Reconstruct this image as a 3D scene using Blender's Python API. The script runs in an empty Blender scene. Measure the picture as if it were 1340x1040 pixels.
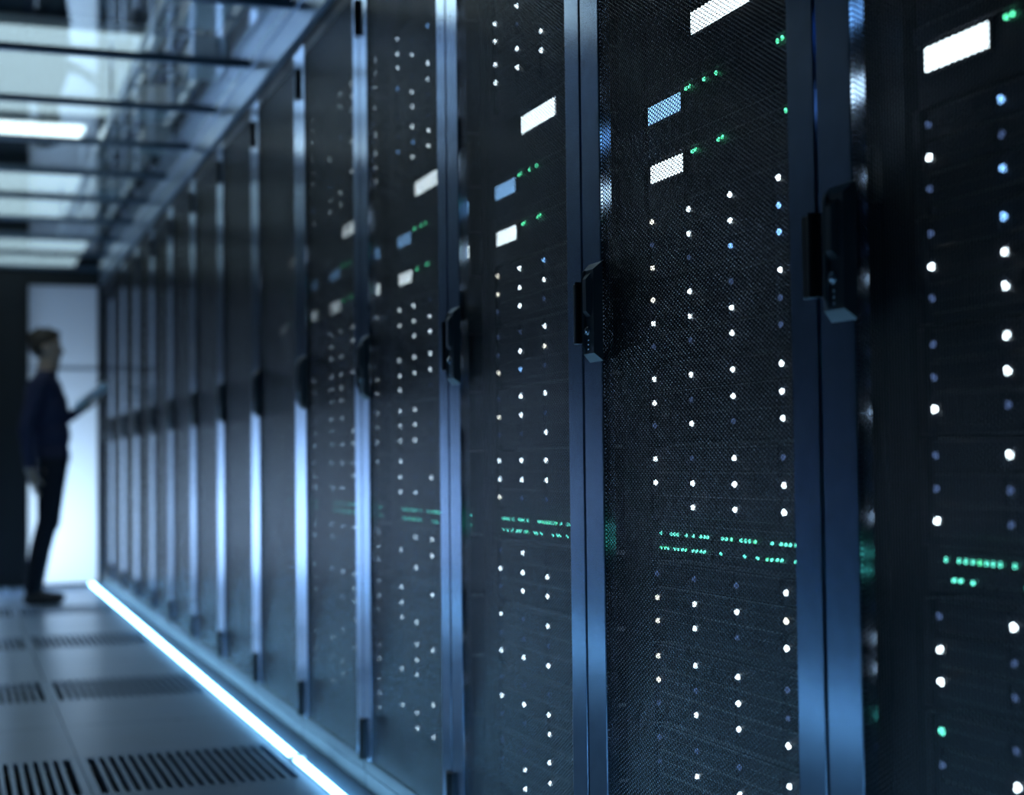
import bpy, math, random
import numpy as np
from mathutils import Vector, Matrix
R = math.radians
SC = bpy.context.scene
COL = SC.collection

# ---------------------------------------------------------------- camera
FPX = 2017.0
yaw, pitch, roll = R(19.9), R(2.36), R(0.63)
fw = Vector((math.sin(yaw)*math.cos(pitch), math.cos(yaw)*math.cos(pitch), math.sin(pitch)))
rt = Vector((math.cos(yaw), -math.sin(yaw), 0))
up = rt.cross(fw)
r2 = rt*math.cos(roll) - up*math.sin(roll)
u2 = up*math.cos(roll) + rt*math.sin(roll)
cam_d = bpy.data.cameras.new('camera')
cam = bpy.data.objects.new('camera', cam_d); COL.objects.link(cam)
cam.matrix_world = Matrix(((r2.x, u2.x, -fw.x, 0), (r2.y, u2.y, -fw.y, 0), (r2.z, u2.z, -fw.z, 0.9), (0, 0, 0, 1)))
cam_d.sensor_fit = 'HORIZONTAL'; cam_d.sensor_width = 36.0; cam_d.lens = FPX/1340*36
cam_d.clip_start = 0.02; cam_d.clip_end = 100
cam_d.dof.use_dof = True; cam_d.dof.focus_distance = 2.55; cam_d.dof.aperture_fstop = 2.6
SC.camera = cam

# ---------------------------------------------------------------- world, lights, exposure
w = bpy.data.worlds.new('world'); SC.world = w; w.use_nodes = True
w.node_tree.nodes['Background'].inputs[0].default_value = (0.10, 0.16, 0.26, 1)
w.node_tree.nodes['Background'].inputs[1].default_value = 0.02
SC.view_settings.view_transform = 'Standard'; SC.view_settings.look = 'None'
SC.view_settings.exposure = 0.0; SC.view_settings.gamma = 1.0; SC.view_settings.use_curve_mapping = False
SC.cycles.transparent_max_bounces = 16; SC.cycles.sample_clamp_indirect = 4.0

def area(name, loc, rot, sx, sy, power, col):
    d = bpy.data.lights.new(name, 'AREA'); d.shape = 'RECTANGLE'; d.size = sx; d.size_y = sy
    d.energy = power; d.color = col
    o = bpy.data.objects.new(name, d); COL.objects.link(o); o.location = loc; o.rotation_euler = rot
    return o
# lit room behind the frosted end door (lamp near the floor, shining through the pane)
area('light_room_behind_door', (0.3, 13.1, 0.45), (R(-90), 0, 0), 2.4, 0.6, 28, (0.66, 0.84, 1.0))

area('light_lamp_behind_wide_door', (-0.30, 12.62, 0.45), (R(-90), 0, 0), 0.95, 0.3, 45, (0.44, 0.66, 1.0))

# ---------------------------------------------------------------- layout constants
D = 1.057            # plane of the rack doors
Y0, PITCH = 0.944, 0.8
NR = 14              # racks, nearest first
YEND = Y0 + PITCH*NR # end wall 12.144
SX = 1.128           # plane of the server fronts
ZR = 2.275           # rack top
ZC = 2.39            # underside of roof beams
XL = -0.86           # left wall

# ---------------------------------------------------------------- materials
def nt(name):
    m = bpy.data.materials.new(name); m.use_nodes = True
    return m, m.node_tree, m.node_tree.nodes['Principled BSDF']
def paint(name, col, rough=0.4, metal=0.0, spec=0.5, var=0.15, scale=30, bump=0.0, rvar=0.06):
    m, t, b = nt(name); N = t.nodes; L = t.links
    tc = N.new('ShaderNodeTexCoord'); nz = N.new('ShaderNodeTexNoise'); nz.inputs['Scale'].default_value = scale
    nz.inputs['Detail'].default_value = 4
    L.new(tc.outputs['Object'], nz.inputs['Vector'])
    mx = N.new('ShaderNodeMix'); mx.data_type = 'RGBA'
    mx.inputs[6].default_value = tuple(c*(1-var) for c in col)+(1,); mx.inputs[7].default_value = tuple(min(1, c*(1+var)) for c in col)+(1,)
    L.new(nz.outputs['Fac'], mx.inputs[0]); L.new(mx.outputs[2], b.inputs['Base Color'])
    mr = N.new('ShaderNodeMapRange'); mr.inputs[3].default_value = max(0.02, rough-rvar); mr.inputs[4].default_value = rough+rvar
    L.new(nz.outputs['Fac'], mr.inputs[0]); L.new(mr.outputs[0], b.inputs['Roughness'])
    b.inputs['Metallic'].default_value = metal; b.inputs['Specular IOR Level'].default_value = spec
    if bump:
        bp = N.new('ShaderNodeBump'); bp.inputs['Strength'].default_value = bump; bp.inputs['Distance'].default_value = 0.002
        n2 = N.new('ShaderNodeTexNoise'); n2.inputs['Scale'].default_value = 900; L.new(tc.outputs['Object'], n2.inputs['Vector'])
        L.new(n2.outputs['Fac'], bp.inputs['Height']); L.new(bp.outputs[0], b.inputs['Normal'])
    return m
def glow(name, col, strength, sample=False):
    m, t, b = nt(name); b.inputs['Base Color'].default_value = (0.02, 0.02, 0.02, 1)
    b.inputs['Emission Color'].default_value = col+(1,); b.inputs['Emission Strength'].default_value = strength
    nz = t.nodes.new('ShaderNodeTexNoise'); nz.inputs['Scale'].default_value = 60
    mr = t.nodes.new('ShaderNodeMapRange'); mr.inputs[3].default_value = 0.3; mr.inputs[4].default_value = 0.5
    t.links.new(nz.outputs['Fac'], mr.inputs[0]); t.links.new(mr.outputs[0], b.inputs['Roughness'])
    if not sample: m.cycles.emission_sampling = 'NONE'
    return m
M = {}
M['steel'] = paint('blue_grey_steel', (0.40, 0.51, 0.68), 0.20, 0.95, rvar=0.02)
M['mesh'] = paint('black_perforated_steel', (0.006, 0.009, 0.015), 0.14, 0.0, 0.85, rvar=0.015)
M['edge'] = paint('shaded_hole_wall', (0.006, 0.007, 0.009), 0.9, 0, 0.1)  # duller copy of the sheet paint; shade inside the holes put into it
M['cab'] = paint('black_cabinet_paint', (0.012, 0.014, 0.018), 0.5)
M['black'] = paint('black_plastic', (0.008, 0.009, 0.011), 0.35)
M['handle'] = paint('dark_grey_handle', (0.032, 0.041, 0.050), 0.40, 0.0)
M['chrome'] = paint('chrome_lock', (0.75, 0.8, 0.85), 0.2, 1.0)
M['chassis'] = paint('server_black', (0.009, 0.011, 0.020), 0.45)
M['bay'] = paint('drive_bay_black', (0.013, 0.016, 0.030), 0.42)
M['alu'] = paint('brushed_aluminium', (0.42, 0.50, 0.60), 0.32, 0.85)
M['beam'] = paint('dark_beam', (0.12, 0.17, 0.23), 0.4, 0.6)
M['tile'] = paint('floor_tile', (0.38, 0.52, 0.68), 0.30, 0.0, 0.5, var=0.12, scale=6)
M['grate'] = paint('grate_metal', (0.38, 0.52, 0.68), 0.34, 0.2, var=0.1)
M['void'] = paint('floor_void', (0.006, 0.007, 0.009), 0.9)
M['wall'] = paint('black_wall', (0.008, 0.010, 0.012), 0.6); M['wall_l'] = paint('dark_blue_wall', (0.018, 0.025, 0.038), 0.45)
M['sill'] = paint('glossy_sill', (0.22, 0.34, 0.45), 0.45, 0.1)
M['slab'] = paint('upper_slab', (0.05, 0.06, 0.07), 0.8)
M['white'] = paint('white_plastic', (0.75, 0.78, 0.8), 0.35)
M['beyond'] = paint('grey_blue_wall', (0.38, 0.42, 0.48), 0.7)
M['cable'] = paint('pale_cable', (0.62, 0.66, 0.70), 0.4)
M['cableb'] = paint('blue_cable', (0.03, 0.06, 0.20), 0.4)
M['led_w'] = glow('led_white', (0.76, 0.92, 1.0), 10.0)
M['led_b'] = glow('led_blue', (0.22, 0.50, 1.0), 4.5)
M['led_d'] = glow('led_dim', (0.20, 0.34, 0.75), 0.55)
M['led_y'] = glow('led_warm', (1.0, 1.0, 0.85), 5.0)
M['led_g'] = glow('led_green', (0.12, 1.0, 0.50), 4.0)
M['led_t'] = glow('led_teal', (0.14, 0.95, 0.70), 4.0)
M['led_o'] = paint('led_off', (0.03, 0.035, 0.05), 0.3)
M['lcd_w'] = glow('display_white', (0.76, 0.92, 1.0), 6.0)
M['lcd_b'] = glow('display_blue', (0.26, 0.56, 1.0), 3.0)
M['strip'] = glow('strip_glow', (0.24, 0.60, 1.0), 18.0, True)
M['strip_l'] = glow('dimmer_strip_glow', (0.24, 0.60, 1.0), 10.0, True)
M['lamp'] = glow('lamp_glow', (0.66, 0.87, 1.0), 1.7, True)
M['tube'] = glow('tube_glow', (0.80, 0.94, 1.0), 5.0, True)
M['panel'] = glow('panel_glow', (0.66, 0.87, 1.0), 1.2, True)
def glass_mat():
    m = bpy.data.materials.new('thin_glass'); m.use_nodes = True; t = m.node_tree; N = t.nodes; L = t.links
    N.remove(N['Principled BSDF']); out = N['Material Output']
    fr = N.new('ShaderNodeFresnel'); ge = N.new('ShaderNodeNewGeometry'); mi_ = N.new('ShaderNodeMapRange')
    mi_.inputs[3].default_value = 1.5; mi_.inputs[4].default_value = 1/1.5      # same reflectance entering and leaving the thin pane
    L.new(ge.outputs['Backfacing'], mi_.inputs[0]); L.new(mi_.outputs[0], fr.inputs[0])
    tr = N.new('ShaderNodeBsdfTransparent'); tr.inputs[0].default_value = (0.90, 0.95, 0.95, 1)
    gl = N.new('ShaderNodeBsdfGlossy'); gl.inputs['Roughness'].default_value = 0.015
    gl.inputs['Color'].default_value = (0.95, 0.98, 1, 1)
    mx = N.new('ShaderNodeMixShader'); L.new(fr.outputs[0], mx.inputs[0]); L.new(tr.outputs[0], mx.inputs[1]); L.new(gl.outputs[0], mx.inputs[2])
    L.new(mx.outputs[0], out.inputs[0]); return m
M['glass'] = glass_mat()
def frosted_mat():
    m = bpy.data.materials.new('frosted_pane'); m.use_nodes = True; t = m.node_tree; N = t.nodes; L = t.links
    N.remove(N['Principled BSDF']); out = N['Material Output']
    tl = N.new('ShaderNodeBsdfTranslucent'); tl.inputs[0].default_value = (0.85, 0.9, 0.95, 1)
    gl = N.new('ShaderNodeBsdfGlossy'); gl.inputs['Roughness'].default_value = 0.25; gl.inputs['Color'].default_value = (0.8, 0.85, 0.9, 1)
    mx = N.new('ShaderNodeMixShader'); mx.inputs[0].default_value = 0.06
    nz = N.new('ShaderNodeTexNoise'); nz.inputs['Scale'].default_value = 200
    bp = N.new('ShaderNodeBump'); bp.inputs['Strength'].default_value = 0.1; L.new(nz.outputs['Fac'], bp.inputs['Height']); L.new(bp.outputs[0], gl.inputs['Normal'])
    L.new(tl.outputs[0], mx.inputs[1]); L.new(gl.outputs[0], mx.inputs[2]); L.new(mx.outputs[0], out.inputs[0]); return m
M['frost'] = frosted_mat()

# ---------------------------------------------------------------- mesh helpers
class MB:
    def __init__(s): s.v = []; s.f = []
    def box(s, a, b):
        x0, y0, z0 = a; x1, y1, z1 = b; n = len(s.v)
        s.v += [(x0,y0,z0),(x1,y0,z0),(x1,y1,z0),(x0,y1,z0),(x0,y0,z1),(x1,y0,z1),(x1,y1,z1),(x0,y1,z1)]
        s.f += [tuple(n+i for i in q) for q in ((0,3,2,1),(4,5,6,7),(0,1,5,4),(1,2,6,5),(2,3,7,6),(3,0,4,7))]
        return s
    def prism(s, prof, y0, y1):            # profile in (x, z), extruded along y
        n = len(s.v); k = len(prof)
        s.v += [(x, y0, z) for x, z in prof] + [(x, y1, z) for x, z in prof]
        s.f += [tuple(n+i for i in range(k)), tuple(n+k+i for i in reversed(range(k)))]
        s.f += [(n+i, n+k+i, n+k+(i+1) % k, n+(i+1) % k) for i in range(k)]
        return s
    def chamfer(s, a, b, c):               # box whose -x face is bevelled by c
        x0, y0, z0 = a; x1, y1, z1 = b; n = len(s.v)
        s.v += [(x1,y0,z0),(x1,y1,z0),(x1,y1,z1),(x1,y0,z1),(x0+c,y0,z0),(x0+c,y1,z0),(x0+c,y1,z1),(x0+c,y0,z1),
                (x0,y0+c,z0+c),(x0,y1-c,z0+c),(x0,y1-c,z1-c),(x0,y0+c,z1-c)]
        s.f += [tuple(n+i for i in q) for q in ((0,1,2,3),(8,11,10,9))]
        for i in range(4):
            j = (i+1) % 4
            s.f += [(n+i, n+4+i, n+4+j, n+j), (n+4+i, n+8+i, n+8+j, n+4+j)]
        return s
    def disc(s, c, r, h, k=10):            # round lens with its axis along -x, domed
        n = len(s.v); x, y, z = c
        for rr, dx in ((r, 0), (r, -h*0.5), (r*0.6, -h)):
            s.v += [(x+dx, y+rr*math.cos(6.28319*i/k), z+rr*math.sin(6.28319*i/k)) for i in range(k)]
        for q in range(2):
            s.f += [(n+q*k+i, n+q*k+(i+1) % k, n+q*k+k+(i+1) % k, n+q*k+k+i) for i in range(k)]
        s.f.append(tuple(n+2*k+i for i in range(k)))
        return s
    def tube(s, pts, r, k=8):
        n = len(s.v); P = [Vector(p) for p in pts]
        for i, p in enumerate(P):
            t = (P[min(i+1, len(P)-1)] - P[max(i-1, 0)]).normalized()
            a = t.orthogonal().normalized() if i == 0 else (pa - t*pa.dot(t)).normalized()
            pa = a; b = t.cross(a)
            s.v += [tuple(p + r*(a*math.cos(6.28319*j/k) + b*math.sin(6.28319*j/k))) for j in range(k)]
        for i in range(len(P)-1):
            s.f += [(n+i*k+j, n+i*k+(j+1) % k, n+i*k+k+(j+1) % k, n+i*k+k+j) for j in range(k)]
        s.f += [tuple(n+j for j in reversed(range(k))), tuple(n+(len(P)-1)*k+j for j in range(k))]
        return s
    def mesh(s, name, mat):
        m = bpy.data.meshes.new(name); m.from_pydata(s.v, [], s.f); m.materials.append(M[mat] if isinstance(mat, str) else mat); m.update()
        return m
def put(name, mesh, parent=None, loc=(0,0,0), rot=(0,0,0), label=None, cat=None, group=None, kind=None):
    o = bpy.data.objects.new(name, mesh); COL.objects.link(o); o.location = loc; o.rotation_euler = rot
    if parent: o.parent = parent
    if label: o['label'] = label
    if cat: o['category'] = cat
    if group: o['group'] = group
    if kind: o['kind'] = kind
    return o
def boxm(name, mat, *ab):
    b = MB()
    for a, c in ab: b.box(a, c)
    return b.mesh(name, mat)

# ---------------------------------------------------------------- structure: floor
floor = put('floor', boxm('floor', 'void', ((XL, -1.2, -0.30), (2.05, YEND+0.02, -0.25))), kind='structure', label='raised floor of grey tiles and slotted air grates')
G = 0.0015
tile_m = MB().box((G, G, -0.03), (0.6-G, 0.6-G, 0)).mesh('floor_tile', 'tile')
NSL = 19; SLP = 0.029; SM = (0.6 - NSL*SLP)/2
gf = MB()
gf.box((G, G, -0.03), (0.6-G, SM+0.004, 0)); gf.box((G, 0.6-SM-0.004, -0.03), (0.6-G, 0.6-G, 0))
gf.box((G, SM+0.004, -0.03), (SM, 0.6-SM-0.004, 0)); gf.box((0.6-SM, SM+0.004, -0.03), (0.6-G, 0.6-SM-0.004, 0))
grate_m = gf.mesh('floor_grate', 'grate')
slat_m = MB().box((-SLP*0.21, SM+0.004, -0.028), (SLP*0.21, 0.6-SM-0.004, 0)).mesh('slat', 'grate')
for j in range(20):
    y = 0.18 + 0.6*j
    for x in (-0.24, 0.36):
        if (j-10) % 3 == 0 and j >= 7:
            g = put('floor_grate', grate_m, floor, (x, y, 0))
            for i in range(1, NSL):
                put('slat', slat_m, g, (SM + i*SLP, 0, 0))
        else:
            put('floor_tile', tile_m, floor, (x, y, 0))
    if j % 1 == 0: put('floor_tile', tile_m, floor, (-0.84, y, 0))
# floor under the racks and behind the camera
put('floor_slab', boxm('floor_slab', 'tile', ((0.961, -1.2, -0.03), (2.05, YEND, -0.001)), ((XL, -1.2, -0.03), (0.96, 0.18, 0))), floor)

# ---------------------------------------------------------------- structure: walls and the lit end door
put('wall_left', boxm('wall_left', 'wall_l', ((XL-0.1, -1.2, -0.3), (XL, YEND+0.1, 3.4))), kind='structure')
post_m = boxm('rack_bar_stand_in', 'steel', ((XL, -0.07, 0), (XL+0.012, 0.07, ZR)))  # stand in for the unseen opposite rack bars, added for their reflections
wl = bpy.data.objects['wall_left']
for k in range(NR): put('rack_bar_stand_in', post_m, wl, (0, Y0+PITCH*k, 0))
put('wall_right', boxm('wall_right', 'wall', ((2.05, -1.2, -0.3), (2.15, 17, 3.4))), kind='structure')
put('wall_back', boxm('wall_back', 'wall', ((XL, -1.3, -0.3), (2.05, -1.2, 3.4))), kind='structure')
DX0, DX1, DZ0, DZ1 = 0.522, 1.029, 0.012, 2.272
EX0, EX1 = -0.81, 0.28          # second leaf, left of the camera's view
def hole(x0, x1, z0, z1): return ((x0, YEND, z0), (x1, YEND+0.1, z1))
put('wall_end', boxm('wall_end', 'wall', hole(XL, EX0-0.03, -0.3, ZC+0.02), hole(EX1+0.03, DX0-0.03, -0.3, ZC+0.02), hole(DX1+0.024, 2.05, -0.3, ZC+0.02),
    hole(EX0-0.03, EX1+0.03, DZ1+0.03, ZC+0.02), hole(DX0-0.03, DX1+0.024, DZ1+0.03, ZC+0.02), hole(EX0-0.03, EX1+0.03, -0.3, 0), hole(DX0-0.03, DX1+0.024, -0.3, 0)), kind='structure')
def glass_door(name, x0, x1, fr, label, zr=1.64, upper='frost'):
    door = put(name, boxm('door_frame', 'black', ((x0-0.03, YEND-0.012, 0), (x0, YEND+0.05, DZ1+0.03)), ((x1, YEND-0.012, 0), (x1+fr, YEND+0.05, DZ1+0.03)),
        ((x0, YEND-0.012, DZ1), (x1, YEND+0.05, DZ1+0.03)), ((x0, YEND-0.012, 0), (x1, YEND+0.05, DZ0))), kind='structure', label=label)
    put('glass_pane' if upper == 'frost' else 'door_panel', boxm('upper_pane', upper, ((x0, YEND+0.02, zr+0.008), (x1, YEND+0.026, DZ1))), door)
    put('glass_pane', boxm('lower_pane', 'frost', ((x0, YEND+0.02, DZ0), (x1, YEND+0.026, zr-0.008))), door)
    put('door_rail', boxm('door_rail', 'alu', ((x0, YEND+0.012, zr-0.008), (x1, YEND+0.030, zr+0.008))), door)
glass_door('door_1', DX0, DX1, 0.024, 'tall backlit frosted glass door in a black frame')
glass_door('door_2', EX0, EX1, 0.03, 'second wide door leaf, frosted and backlit below, added dark panel above', 1.5, 'black')  # out of view; upper panel made dark to keep rack reflections low
# pale room behind the door
put('wall_beyond', boxm('wall_beyond', 'beyond', ((-1.2, 13.6, 0), (2.05, 13.65, 2.38)), ((-1.25, YEND+0.1, 0), (-1.2, 13.6, 2.38)), ((-1.2, YEND+0.1, 2.38), (2.05, 13.6, 2.40)), ((-1.2, YEND+0.1, -0.05), (2.05, 13.6, 0))), kind='structure')

# ---------------------------------------------------------------- structure: glass roof
roof = put('ceiling', boxm('roof_rail', 'alu', ((1.046, 0.5, ZR+0.004), (1.062, YEND, ZC+0.045)), ((1.038, 0.5, ZR+0.004), (1.046, YEND, ZR+0.022)), ((1.040, 0.5, ZC-0.004), (1.046, YEND, ZC+0.010))), kind='structure', label='glass roof over the aisle on dark cross beams')
pane_m = MB().box((XL, 0.015, 0), (1.040, PITCH-0.015, 0.008)).mesh('glass_pane', 'glass')
beam_m = MB().box((XL, -0.016, 0.0), (1.040, 0.016, 0.024)).box((XL, -0.024, 0.010), (1.040, 0.024, 0.0135)).mesh('cross_beam', 'beam')
for k in range(NR+1):
    if k < NR: put('glass_pane', pane_m, roof, (0, Y0+PITCH*k, ZC+0.014))
    put('cross_beam', beam_m, roof, (0, Y0+PITCH*k, ZC))
put('ceiling', boxm('slab', 'slab', ((XL, -1.2, 3.1), (2.05, 17.0, 3.2))), kind='structure', label='dark concrete slab above the glass roof')

# ---------------------------------------------------------------- lamps above the glass
def lamp(y0, y1, x0, x1, z, mat, label, cat='lamp'):
    b = put('ceiling_lamp', boxm('lamp_housing', 'white', ((x0-0.02, y0-0.02, z+0.02), (x1+0.02, y1+0.02, z+0.07))), label=label, cat=cat)
    put('diffuser', boxm('diffuser', mat, ((x0, y0, z), (x1, y1, z+0.02))), b)
    st = boxm('suspension', 'black', ((-0.004, -0.004, 0), (0.004, 0.004, 3.1-z-0.07)))
    for xx in (x0+0.15, x1-0.15): put('suspension_rod', st, b, (xx, (y0+y1)/2, z+0.07))
lamp(9.66, 9.98, -0.5, 0.74, 2.95, 'tube', 'bright tube lamp seen through the glass roof, its end left of centre')
lamp(6.3, 6.7, -0.5, 0.74, 2.95, 'tube', 'added tube lamp above the glass roof, out of view, lighting the near racks')  # added out of view to brighten the rack bars and floor
lamp(7.7, 9.5, -0.5, 0.95, 3.0, 'panel', 'wide white ceiling panel above the glass roof, its glow standing in for lamplight')  # lamplight falling on a white panel, given as emission
lamp(11.32, 11.98, -0.5, 0.98, 2.95, 'lamp', 'pale light bar above the roof, just beyond the tube lamp')
lamp(12.44, 13.25, -0.5, 1.06, 2.95, 'lamp', 'wide pale light bar above the roof over the end door')
lamp(14.5, 15.3, -0.5, 1.15, 2.95, 'lamp', 'light bar beyond the end door, second from the far end')
lamp(15.8, 16.5, -0.5, 1.15, 2.95, 'lamp', 'farthest light bar beyond the end door')

# ---------------------------------------------------------------- light strip and sill at the foot of the racks
put('trim_1', MB().prism([(0.962, -0.001), (0.962, 0.002), (1.000, 0.002), (1.044, 0.012), (1.056, 0.014), (1.056, -0.001)], 0.2, YEND-0.013).mesh('sill', 'sill'), kind='structure', label='glossy metal sill between light strip and racks')
def strip(y0, y1, x, label, mat='strip'):
    h = put('light_strip', boxm('strip_channel', 'alu', ((x-0.015, y0, 0), (x-0.012, y1, 0.004)), ((x+0.012, y0, 0), (x+0.015, y1, 0.004)), ((x-0.012, y0, 0.0), (x+0.012, y1, 0.003))), label=label, cat='light strip')
    d = MB(); n = int((y1-y0)/0.2); ya, yb = y0+0.004, y1-0.004          # one short length per printed circuit section
    for i in range(n):
        d.prism([(x-0.0118, 0.003), (x-0.0118, 0.009), (x-0.006, 0.014), (x+0.006, 0.014), (x+0.0118, 0.009), (x+0.0118, 0.003)], ya+(yb-ya)*i/n, ya+(yb-ya)*(i+1)/n)
        if i: d.f.remove(d.f[-8])
    put('diffuser', d.mesh('diffuser', mat), h)
    for yy in (y0, y1): put('end_cap', boxm('end_cap', 'white', ((x-0.021, yy-0.007, 0), (x+0.021, yy+0.007, 0.017))), h)
strip(0.3, YEND-0.03, XL+0.08, 'glowing floor light strip along the left wall', 'strip_l')
strip(0.3, 4.640, 0.980, 'glowing blue white floor light strip, short stretch nearest the camera')
strip(4.655, YEND-0.03, 0.980, 'glowing blue white floor light strip, long stretch running to the end door')

# ---------------------------------------------------------------- racks
ZB, ZT = 0.06, 2.255            # door bottom and top
YN, YF = 0.071, 0.716           # door opening (local y)
def perforated():
    p = 0.007; r_in = 0.00560/math.sqrt(3); th = 0.0012
    # pointy-top hexagons: rows along y offset alternately, holes as hexagonal cells
    y0, y1, z0, z1 = YN-0.003, YF+0.003, ZB+0.03, ZT-0.03
    a = p; b = p*math.sqrt(3)/2       # columns along y spaced b, pitch a along z
    nc = int((y1-y0)/b); nr = int((z1-z0)/a)
    I, J = np.meshgrid(np.arange(nc), np.arange(nr), indexing='ij')
    cy = (y0 + b*(I+0.5)).ravel(); cz = (z0 + a*(J+0.5) + np.where(I % 2, a/2, 0)).ravel()
    ang = np.arange(6)*math.pi/3
    ro = a/math.sqrt(3)
    n = cy.size
    def ring(r, x): return np.stack([np.full((n, 6), x), cy[:, None]+r*np.cos(ang), cz[:, None]+r*np.sin(ang)], -1)
    V = np.stack([ring(ro, 0), ring(r_in, 0), ring(r_in, th)], 1).reshape(-1, 3)   # 18 verts per cell
    base = (np.arange(n)*18)[:, None, None]
    i = np.arange(6); j = (i+1) % 6
    q1 = np.stack([i, 6+i, 6+j, j], -1); q2 = np.stack([6+i, 12+i, 12+j, 6+j], -1)
    F = (base + np.concatenate([q1, q2])[None]).reshape(-1)
    m = bpy.data.meshes.new('mesh_panel')
    m.vertices.add(len(V)); m.vertices.foreach_set('co', V.astype(np.float32).ravel())
    nf = n*12
    m.loops.add(nf*4); m.loops.foreach_set('vertex_index', F.astype(np.int32))
    m.polygons.add(nf); m.polygons.foreach_set('loop_start', np.arange(nf, dtype=np.int32)*4)
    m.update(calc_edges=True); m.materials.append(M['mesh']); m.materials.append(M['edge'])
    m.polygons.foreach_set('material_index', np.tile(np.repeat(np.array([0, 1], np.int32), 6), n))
    return m
perf_m = perforated()
e = 0.0015
dm = MB()
dm.chamfer((0, 0.004, ZB+0.035), (0.022, YN, ZT), e); dm.chamfer((0, YF, ZB+0.035), (0.022, 0.796, ZT), e)
door_m = dm.mesh('rack_door', 'steel')
rail_m = [MB().chamfer((0.001, a, 0), (0.022, b, 0.035), e).mesh('door_rail', 'cab') for a, b in ((0.004, 0.796), (YN, YF))]
cm = MB()
cm.box((0.025, 0.003, ZT-0.05), (0.90, 0.797, ZR)); cm.box((0.0, 0.003, ZT+0.004), (0.025, 0.797, ZR)); cm.box((0.025, 0.003, 0.0), (0.90, 0.797, ZB)); cm.box((0.004, 0.003, 0.0), (0.025, 0.797, ZB-0.004))
cm.box((0.88, 0.003, ZB), (0.90, 0.797, ZT-0.05))
for ya in (0.003, 0.745):
    cm.box((0.10, ya, ZB), (0.14, ya+0.052, ZT-0.05)); cm.box((0.80, ya, ZB), (0.84, ya+0.052, ZT-0.05))
cab_m = cm.mesh('cabinet', 'cab')
hinge_m = {}
for h in (0.11, 0.10):
    b = MB().chamfer((-0.006, -0.012, -h/2), (0.006, 0.026, h/2), 0.002)
    b.tube([(-0.008, -0.004, -h/2), (-0.008, -0.004, h/2)], 0.006)
    hinge_m[h] = b.mesh('hinge', 'black')
# swing handle: bevelled plate with a raised grip ridge
hm = MB()
def frustum(b, y0, y1, z0, z1, iy, iz, x0, x1):
    n = len(b.v)
    b.v += [(x0,y0,z0),(x0,y1,z0),(x0,y1,z1),(x0,y0,z1),(x1,y0+iy,z0+iz),(x1,y1-iy,z0+iz),(x1,y1-iy,z1-iz),(x1,y0+iy,z1-iz)]
    b.f += [tuple(n+i for i in q) for q in ((0,1,2,3),(4,7,6,5),(0,4,5,1),(1,5,6,2),(2,6,7,3),(3,7,4,0))]
frustum(hm, 0.708, 0.768, 1.072, 1.246, 0.006, 0.014, 0.0, -0.015)
frustum(hm, 0.726, 0.750, 1.150, 1.226, 0.005, 0.010, -0.015, -0.022)
hm.tube([(-0.012, 0.752, 1.088), (-0.016, 0.752, 1.10), (-0.016, 0.752, 1.215), (-0.012, 0.752, 1.232)], 0.005)
handle_m = hm.mesh('handle', 'handle')
lm = MB().disc((-0.015, 0.737, 1.126), 0.0085, 0.004, 14).disc((-0.0185, 0.737, 1.126), 0.0055, 0.003, 12)
for q in range(3): lm.disc((-0.015, 0.737, 1.110-0.008*q), 0.0022, 0.002, 8)
lock_m = lm.mesh('lock', 'chrome')
latch_m = MB().chamfer((0.006, 0.680, 1.215), (0.022, 0.694, 1.285), 0.002).mesh('latch', 'handle')
ORD = ['nearest', 'second', 'third', 'fourth', 'fifth', 'sixth', 'seventh', 'eighth', 'ninth', 'tenth', 'eleventh', 'twelfth', 'thirteenth', 'fourteenth']
def rack_name(k): return 'rack at the right edge' if k == 0 else ORD[k]+' rack from the right'
for k in range(NR):
    lab = 'black server rack cut by the right edge of the picture' if k == 0 else ('farthest server rack, beside the lit end door' if k == NR-1 else ORD[k]+' black mesh door server rack counted from the right')
    r = put('server_rack', None, None, (D, Y0+PITCH*k, 0), label=lab, cat='server rack', group='row of server racks')
    put('cabinet', cab_m, r)
    dr = put('rack_door', door_m, r)
    put('mesh_panel', perf_m, dr, (0.004, 0, 0), label='black perforated steel mesh')
    for q, z in enumerate((ZB, ZT-0.035)): put('door_rail', rail_m[q], dr, (0, 0, z), label='matte black rail')
    for z, h in ((0.145, 0.11), (1.163, 0.11), (2.14, 0.10)): put('hinge', hinge_m[h], dr, (0, 0.004, z))
    put('handle', handle_m, dr); put('lock', lock_m, dr, label='chrome lock with keyhole'); put('latch', latch_m, dr)

# ---------------------------------------------------------------- devices inside the racks
COLS = [0.651, 0.511, 0.368, 0.219]
BW, BH = 0.138, 0.0362
bay_m = MB().chamfer((0, -BW+0.008, -BH/2), (0.010, 0.008, BH/2), 0.002).box((-0.003, -BW+0.016, -0.004), (0.0, -0.012, 0.004)).mesh('drive_bay', 'bay')
led_m = {c: MB().disc((0, 0, 0), 0.0046, 0.004, 10).mesh('status_light', 'led_'+c) for c in 'wbdygto'}
gled_m = {c: MB().disc((0, 0, 0), 0.0036, 0.003, 10).mesh('port_light', 'led_'+c) for c in 'gto'}
chs_m = MB().box((0.010, 0.052, -0.110), (0.60, 0.679, 0.0205)).mesh('chassis', 'chassis')
earl_m = MB().chamfer((-0.004, 0.664, -0.110), (0.010, 0.681, 0.0205), 0.002).disc((-0.004, 0.672, -0.02), 0.003, 0.0015, 8).disc((-0.004, 0.672, -0.075), 0.003, 0.0015, 8).mesh('ear', 'chassis')
earr_m = MB().chamfer((-0.004, 0.054, -0.110), (0.010, 0.088, 0.0205), 0.002).mesh('ear', 'chassis')
ROWS = [0.0, -0.0405, -0.0795]
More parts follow.
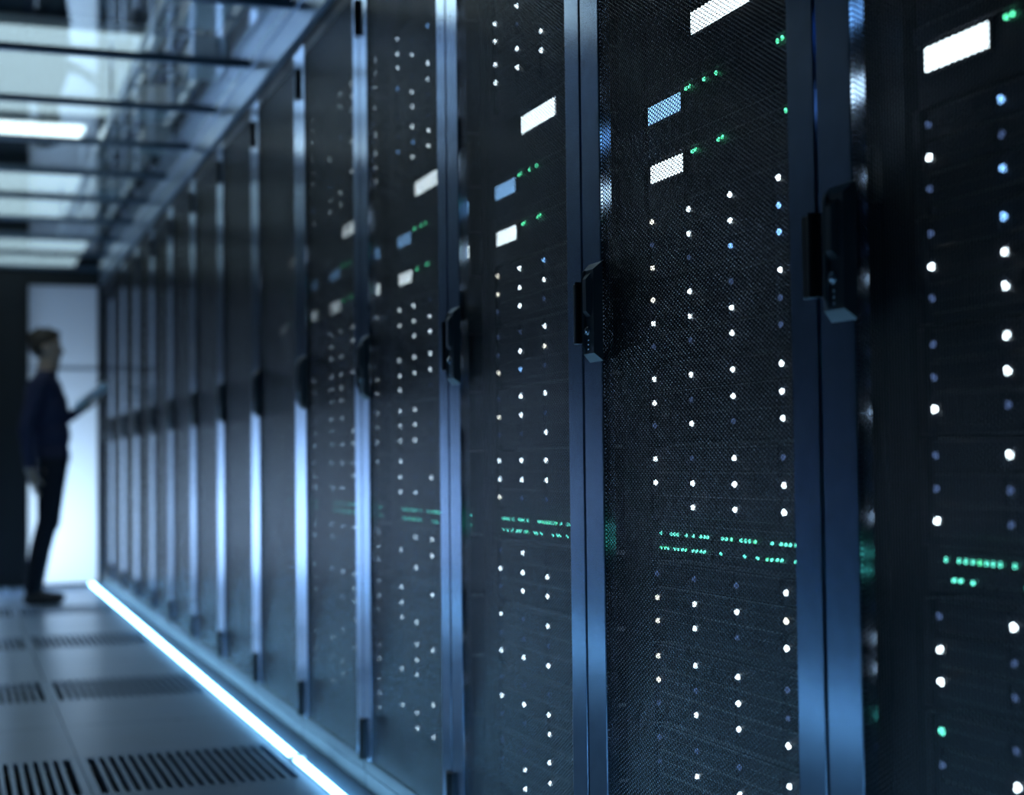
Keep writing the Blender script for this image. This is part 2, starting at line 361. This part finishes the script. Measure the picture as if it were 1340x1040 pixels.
def disk_server(k, z, states, label):
    s = put('disk_server', None, None, (SX, Y0+PITCH*k, z), label=label, cat='server', group='disk servers in the racks')
    put('chassis', chs_m, s); put('ear', earl_m, s); er = put('ear', earr_m, s)
    for c in range(4):
        for q in range(3):
            b = put('drive_bay', bay_m, s, (0, COLS[c], ROWS[q]))
            put('status_light', led_m[states[c][q]], b, (-0.0005, 0, 0))
    for q in range(3): put('status_light', led_m[states[4][q]], er, (-0.004, 0.080, ROWS[q]))
def box_unit(k, z0, z1, screens, leds, label, top):
    s = put('control_unit', None, None, (SX, Y0+PITCH*k, 0), label=label, cat='server', group='display units in the racks')
    put('chassis', boxm('chassis', 'chassis', ((0.006, 0.052, z0), (0.60, 0.679, z1))), s)
    put('bezel', MB().chamfer((-0.004, 0.054, z1-top), (0.006, 0.678, z1-0.001), 0.002).chamfer((0.0, 0.17, z0+0.01), (0.006, 0.40, z1-top-0.016), 0.002).mesh('bezel', 'bay'), s)
    for y0, y1, a, b, c in screens:
        sc = put('display_bezel', boxm('display_bezel', 'black', ((0.0, y0-0.003, a-0.003), (0.006, y1+0.003, b+0.003))), s)
        put('display', boxm('display', 'lcd_'+c, ((-0.0015, y0, a), (0.0, y1, b))), sc, label='white lit display' if c == 'w' else 'blue lit display')
    for y, z, c in leds: put('status_light', gled_m[c], s, (0.004, y, z))
def switch(k, label, rnd):
    z0, z1 = 0.735, 0.791
    s = put('network_switch', None, None, (SX, Y0+PITCH*k, 0), label=label, cat='network switch', group='network switches in the racks')
    put('chassis', boxm('chassis', 'chassis', ((0.004, 0.052, z0), (0.45, 0.679, z1))), s)
    for z in (0.775, 0.751):
        put('port_row', boxm('port_row', 'black', *[((0.0, 0.075+0.0235*i, z-0.009), (0.004, 0.093+0.0235*i, z-0.003)) for i in range(25)]), s, kind='stuff')
        bl = {'t': MB(), 'g': MB(), 'o': MB()}
        y = 0.640
        while y > 0.06:
            c = rnd.choice('tttttgoo'); bl[c].disc((0.003, y, z), 0.0029, 0.003, 8); y -= rnd.choice((0.0115, 0.013, 0.014, 0.016, 0.026))
        for c, b in bl.items():
            if b.v: put('port_lights', b.mesh('port_lights', 'led_'+c), s, kind='stuff')
ZS = [2.048, 1.911, 1.779, 1.308, 1.173, 1.037, 0.901, 0.706, 0.567, 0.430, 0.294]
known = {
 1: {3: ('ydy', 'wwd', 'wwb', 'wbb', 'odo'), 4: ('ywd', 'wwd', 'dww', 'wdd', 'dod'), 5: ('wwd', 'wdw', 'wwd', 'www', 'gdo'), 6: ('wwo', 'dww', 'www', 'dww', 'dgo'),
     7: ('dyy', 'dww', 'dwd', 'wyw', 'ood'), 8: ('yyd', 'wdw', 'www', 'ddw', 'gdo'), 9: ('ddo', 'dwd', 'dww', 'wow', 'ddw'), 10: ('ddo', 'dwd', 'wdw', 'wdw', 'ddd')},
 2: {0: ('oww', 'wdw', 'oww', 'wwo', 'wdw'), 1: ('oww', 'wwd', 'owo', 'wwd', 'wwd'), 2: ('wwo', 'wwo', 'wwo', 'wwb', 'dww'), 3: ('yyd', 'www', 'bwd', 'bbo', 'bbo'), 4: ('ddy', 'dwb', 'wyd', 'wdw', 'wow'),
     5: ('dyd', 'wwd', 'wdw', 'www', 'www'), 6: ('wwy', 'wwd', 'wwd', 'wdw', 'ddw'), 7: ('dwd', 'www', 'oww', 'dww', 'wdw'), 8: ('wdw', 'ddw', 'wdw', 'wdw', 'odw'), 9: ('dwd', 'dwd', 'dww', 'dow', 'wdw'), 10: ('ddo', 'dww', 'www', 'dww', 'ddw')},
 0: {3: ('dwd', 'bdb', 'www', 'wdw', 'oww'), 4: ('dwd', 'bww', 'www', 'dww', 'wdd'), 5: ('ddw', 'wwd', 'wdw', 'wdw', 'gwd'), 6: ('ddw', 'wdd', 'dww', 'www', 'dgo'), 7: ('dww', 'wdd', 'dww', 'wdd', 'tdw'), 8: ('tdo', 'dww', 'wdw', 'www', 'ddd')},
}
POS = ['topmost', 'second', 'third', 'fourth', 'fifth', 'sixth', 'seventh', 'eighth', 'ninth', 'tenth', 'lowest']
for k in range(6):
    rnd = random.Random(40+k)
    where = rack_name(k)
    for i, z in enumerate(ZS):
        st = known.get(k, {}).get(i) or tuple(''.join(rnd.choice('wwwwwddoob' if i < 3 and k >= 3 else 'wwwwwwddo') for q in range(3)) for c in range(5))
        disk_server(k, z, st, ('%s disk server in the %s' % (POS[i], where)) if i in (0, 10) else '%s disk server from the top in the %s' % (POS[i], where))
    box_unit(k, 1.545, 1.665, [(0.300, 0.492, 1.591, 1.627, 'w')] if k else [(0.300, 0.492, 1.591, 1.627, 'w')], [(0.20, 1.64, 'g')], 'unit with one wide white display in the '+where, 0.02)
    gl = lambda *a: [(y, z, 'g') for y, z in a]
    box_unit(k, 1.437, 1.541, [(0.538, 0.662, 1.477, 1.507, 'b'), (0.056, 0.160, 1.477, 1.507, 'b')], gl((0.523, 1.510), (0.511, 1.511), (0.458, 1.510), (0.416, 1.510), (0.222, 1.510), (0.208, 1.511)), 'unit with small blue display in the '+where, 0.024)
    box_unit(k, 1.334, 1.433, [(0.533, 0.655, 1.374, 1.404, 'w'), (0.056, 0.160, 1.374, 1.404, 'w')], gl((0.503, 1.402), (0.492, 1.403), (0.412, 1.403), (0.398, 1.404), (0.202, 1.403)), 'unit with small white display above the disk servers in the '+where, 0.024)
    switch(k, 'switch with two rows of green port lights in the '+where, rnd)

# ---------------------------------------------------------------- cable tray and cables above the racks
t = put('cable_tray', boxm('tray_rails', 'alu', ((0.72, 3.0, 2.60), (0.73, 12.0, 2.66)), ((1.01, 3.0, 2.60), (1.02, 12.0, 2.66))), label='pale metal cable tray above the glass roof over the rack tops', cat='cable tray')
rung = boxm('rung', 'alu', ((0.73, -0.012, 2.60), (1.01, 0.012, 2.612)))
for i in range(30): put('rung', rung, t, (0, 3.15+0.3*i, 0))
hang = boxm('hanger', 'alu', ((0.72, -0.01, 2.66), (0.73, 0.01, 3.1)), ((1.01, -0.01, 2.66), (1.02, 0.01, 3.1)))
for i in range(5): put('hanger', hang, t, (0, 4.0+1.9*i, 0))
rnd = random.Random(5)
cl = ['thick pale', 'thin pale', 'dark blue', 'middle pale', 'slender pale']
for i in range(5):
    pts = [(0.77+0.05*i+rnd.uniform(-.012, .012), 3.0+0.5*j, 2.628+rnd.uniform(0, .012)) for j in range(19)]
    put('cable', MB().tube(pts, (0.014, 0.009, 0.013, 0.012, 0.010)[i]).mesh('cable', 'cableb' if i == 2 else 'cable'), label=cl[i]+' cable lying in the tray above the glass roof', cat='cable', group='cables in the tray')

jb = boxm('glint_box', 'white', ((-0.07, -0.16, 0), (0.07, 0.16, 0.09)), ((-0.06, -0.15, -0.006), (0.06, 0.15, 0)))  # added white boxes imitate bright reflections along the roof edge
gl_ = MB().tube([(0, 0.16, 0.045), (0, 0.20, 0.045)], 0.016).mesh('cable_gland', 'black')
for i, y in enumerate((5.5, 6.25, 7.1, 7.9, 9.3)):
    o = put('glint_box', jb, None, (0.95 if i % 2 else 0.84, y, 2.50), label=['nearest', 'second', 'third', 'fourth', 'farthest'][i]+' added white box under the tray, standing in for bright roof reflections', cat='junction box', group='stand-in boxes under the tray')
    put('cable_gland', gl_, o)
    put('bracket', boxm('bracket', 'alu', ((-0.05, -0.02, 0.09), (-0.04, 0.02, 0.10)), ((0.04, -0.02, 0.09), (0.05, 0.02, 0.10))), o)
# ---------------------------------------------------------------- person with a tablet by the end door
def fabric(name, col, rough=0.85):
    return paint(name, col, rough, 0, 0.2, var=0.25, scale=120)
M['sweater'] = fabric('dark_sweater', (0.026, 0.030, 0.065)); M['jeans'] = fabric('dark_jeans', (0.012, 0.015, 0.024))
M['skin'] = paint('skin', (0.32, 0.23, 0.18), 0.5); M['hair'] = paint('brown_hair', (0.030, 0.020, 0.012), 0.6, bump=0.3)
M['shoe'] = paint('dark_shoe', (0.015, 0.015, 0.018), 0.5)
PY = 10.55
class Blob(MB):
    def cap(s, p, q, r0, r1, k=12):       # tapered capsule
        P, Q = Vector(p), Vector(q); t = (Q-P).normalized(); a = t.orthogonal().normalized(); b = t.cross(a); n = len(s.v)
        rings = [(-0.95, .3), (-.7, .71), (0, 1)]
        L = [(P+t*r0*h, r0*w_) for h, w_ in rings] + [(Q+t*r1*h, r1*w_) for h, w_ in [(0, 1), (.7, .71), (.95, .3)]]
        for c, r in L: s.v += [tuple(c + r*(a*math.cos(6.28319*j/k)+b*math.sin(6.28319*j/k))) for j in range(k)]
        for i in range(5): s.f += [(n+i*k+j, n+i*k+(j+1) % k, n+i*k+k+(j+1) % k, n+i*k+k+j) for j in range(k)]
        s.f += [tuple(n+j for j in reversed(range(k))), tuple(n+5*k+j for j in range(k))]
    def ell(s, c, r, k=16, m=10):
        n = len(s.v); c = Vector(c)
        for i in range(1, m):
            th = math.pi*i/m
            s.v += [(c.x+r[0]*math.sin(th)*math.cos(6.28319*j/k), c.y+r[1]*math.sin(th)*math.sin(6.28319*j/k), c.z+r[2]*math.cos(th)) for j in range(k)]
        for i in range(m-2): s.f += [(n+i*k+j, n+i*k+k+j, n+i*k+k+(j+1) % k, n+i*k+(j+1) % k) for j in range(k)]
        s.f += [tuple(n+j for j in range(k)), tuple(n+(m-2)*k+j for j in reversed(range(k)))]
def remesh(b, name, voxel, smooth):
    m0 = bpy.data.meshes.new('tmp'); m0.from_pydata(b.v, [], b.f); o = bpy.data.objects.new('tmp', m0); COL.objects.link(o)
    md = o.modifiers.new('r', 'REMESH'); md.mode = 'VOXEL'; md.voxel_size = voxel; md.use_smooth_shade = True
    if smooth:
        s2 = o.modifiers.new('s', 'SMOOTH'); s2.factor = 0.5; s2.iterations = smooth
    dg = bpy.context.evaluated_depsgraph_get(); me = bpy.data.meshes.new_from_object(o.evaluated_get(dg)); me.name = name
    bpy.data.objects.remove(o); return me
pb = Blob()
def P(x, z, y=0): return (x, PY+y, z)
# torso
pb.ell(P(.595, .965), (.126, .170, .13)); pb.ell(P(.592, 1.10), (.130, .158, .16)); pb.ell(P(.572, 1.27), (.138, .172, .18)); pb.ell(P(.552, 1.39), (.122, .182, .12))
pb.cap(P(.535, 1.440, -.160), P(.555, 1.485, 0), .062, .068); pb.cap(P(.550, 1.440, .160), P(.560, 1.485, 0), .062, .068)
pb.cap(P(.565, 1.46), P(.578, 1.59), .072, .066)
# head, face towards the racks (+x)
pb.ell(P(.562, 1.705), (.098, .076, .095)); pb.ell(P(.588, 1.632), (.074, .066, .094)); pb.cap(P(.620, 1.565, -.012), P(.620, 1.565, .012), .032, .032)
pb.cap(P(.646, 1.690), P(.668, 1.652), .010, .014, 8)                                    # nose
pb.cap(P(.652, 1.612, -.016), P(.652, 1.612, .016), .010, .010, 8); pb.cap(P(.648, 1.598, -.014), P(.648, 1.598, .014), .010, .010, 8)  # lips
pb.cap(P(.642, 1.706, -.045), P(.642, 1.706, .045), .013, .013, 8)                       # brow
for s in (-1, 1): pb.ell(P(.560, 1.665, s*.078), (.020, .012, .032))                     # ears
# legs
for s, (kx, ax) in ((-1, (.565, .475)), (1, (.580, .505))):
    pb.cap(P(.602, .93, s*.085), P(kx+.010, .52, s*.085), .104, .072); pb.cap(P(kx, .52, s*.085), P(kx-.040, .36, s*.085), .068, .066)
    pb.cap(P(kx-.040, .36, s*.085), P(ax, .10, s*.085), .066, .050)
    pb.cap(P(ax-.02, .045, s*.085), P(ax+.07, .045, s*.09), .042, .040); pb.cap(P(ax+.06, .040, s*.09), P(ax+.16, .034, s*.095), .040, .032)
# near arm hanging a little behind the body
pb.cap(P(.505, 1.42, -.190), P(.425, 1.14, -.220), .062, .049); pb.cap(P(.425, 1.14, -.220), P(.455, .885, -.200), .047, .035)
pb.cap(P(.463, .87, -.20), P(.475, .800, -.195), .030, .028)
def finger(p, pts, r):
    q = p
    for d in pts: n_ = (q[0]+d[0], q[1]+d[1], q[2]+d[2]); pb.cap(q, n_, r, r*.92, 8); q = n_
for i, (dy, l) in enumerate(((-.026, .9), (-.008, 1.0), (.012, .95), (.030, .75))):
    finger(P(.478+.004*(i-1), .785, -.195+dy), [(.004, 0, -.040*l), (.014, 0, -.026*l), (.016, 0, -.016*l)], .0085)
finger(P(.488, .835, -.185), [(.028, .012, -.025), (.016, .010, -.026)], .010)
# far arm bent, forearm raised under the tablet
pb.cap(P(.560, 1.42, .185), P(.640, 1.175, .175), .056, .045); pb.cap(P(.640, 1.175, .175), P(.790, 1.275, .04), .044, .032)
pb.cap(P(.790, 1.278, .04), P(.838, 1.300, .01), .030, .028)
for i, (dy, l) in enumerate(((-.030, .9), (-.010, 1.0), (.010, .95), (.030, .75))):
    finger((.848, PY+.005+dy, 1.300), [(.036*l, -.006, .014), (.022*l, -.004, .020), (.006, -.002, .016)], .0085)
finger(P(.815, 1.31, -.02), [(.020, -.030, .022), (.022, -.006, .020)], .010)
me = remesh(pb, 'person', 0.0065, 3)
for n_ in ('sweater', 'jeans', 'skin', 'shoe'): me.materials.append(M[n_])
nv = len(me.vertices); co = np.empty(nv*3, np.float32); me.vertices.foreach_get('co', co); co = co.reshape(-1, 3)
mi = []
for p in me.polygons:
    c = p.center
    if c.z > 1.525 or c.x > .795 or (c.z < .885 and c.x < .55 and c.y < PY-.165 and c.z > .68): mi.append(2)
    elif c.z < .085: mi.append(3)
    elif c.z < .955 and not (c.y < PY-.165 and c.x < .53): mi.append(1)
    else: mi.append(0)
me.polygons.foreach_set('material_index', mi); me.update()
person = put('person', me, label='person in dark sweater and jeans standing in profile before the lit door', cat='person')
hb = Blob()
hb.ell(P(.548, 1.728), (.101, .084, .082)); hb.ell(P(.520, 1.690), (.066, .078, .085)); hb.cap(P(.560, 1.775), P(.632, 1.768), .036, .026)
hb.cap(P(.505, 1.745), P(.485, 1.735), .044, .036)
for i in range(26):
    a = rnd.uniform(0, 6.28); e_ = rnd.uniform(.2, 1.3)
    d = Vector((math.cos(a)*math.cos(e_), math.sin(a)*math.cos(e_)*.8, math.sin(e_)))
    c = Vector(P(.550, 1.728)); hb.cap(tuple(c+d*.07), tuple(c+Vector((d.x*.105, d.y*.09, d.z*.086))), .016, .009, 6)
hm_ = remesh(hb, 'hair', 0.006, 2); hm_.materials.append(M['hair'])
# the face stays clear of hair
put('hair', hm_, person, label='short tousled dark hair')
tb = put('tablet', boxm('tablet_body', 'white', ((-.125, -.085, -.0035), (.125, .085, .0035))), None, (.845, PY-.005, 1.352), (R(-24), R(-38), R(8)), label='slim pale tablet held up by the person', cat='tablet')
put('screen', boxm('screen', 'black', ((-.115, -.077, .0035), (.115, .077, .0042))), tb)
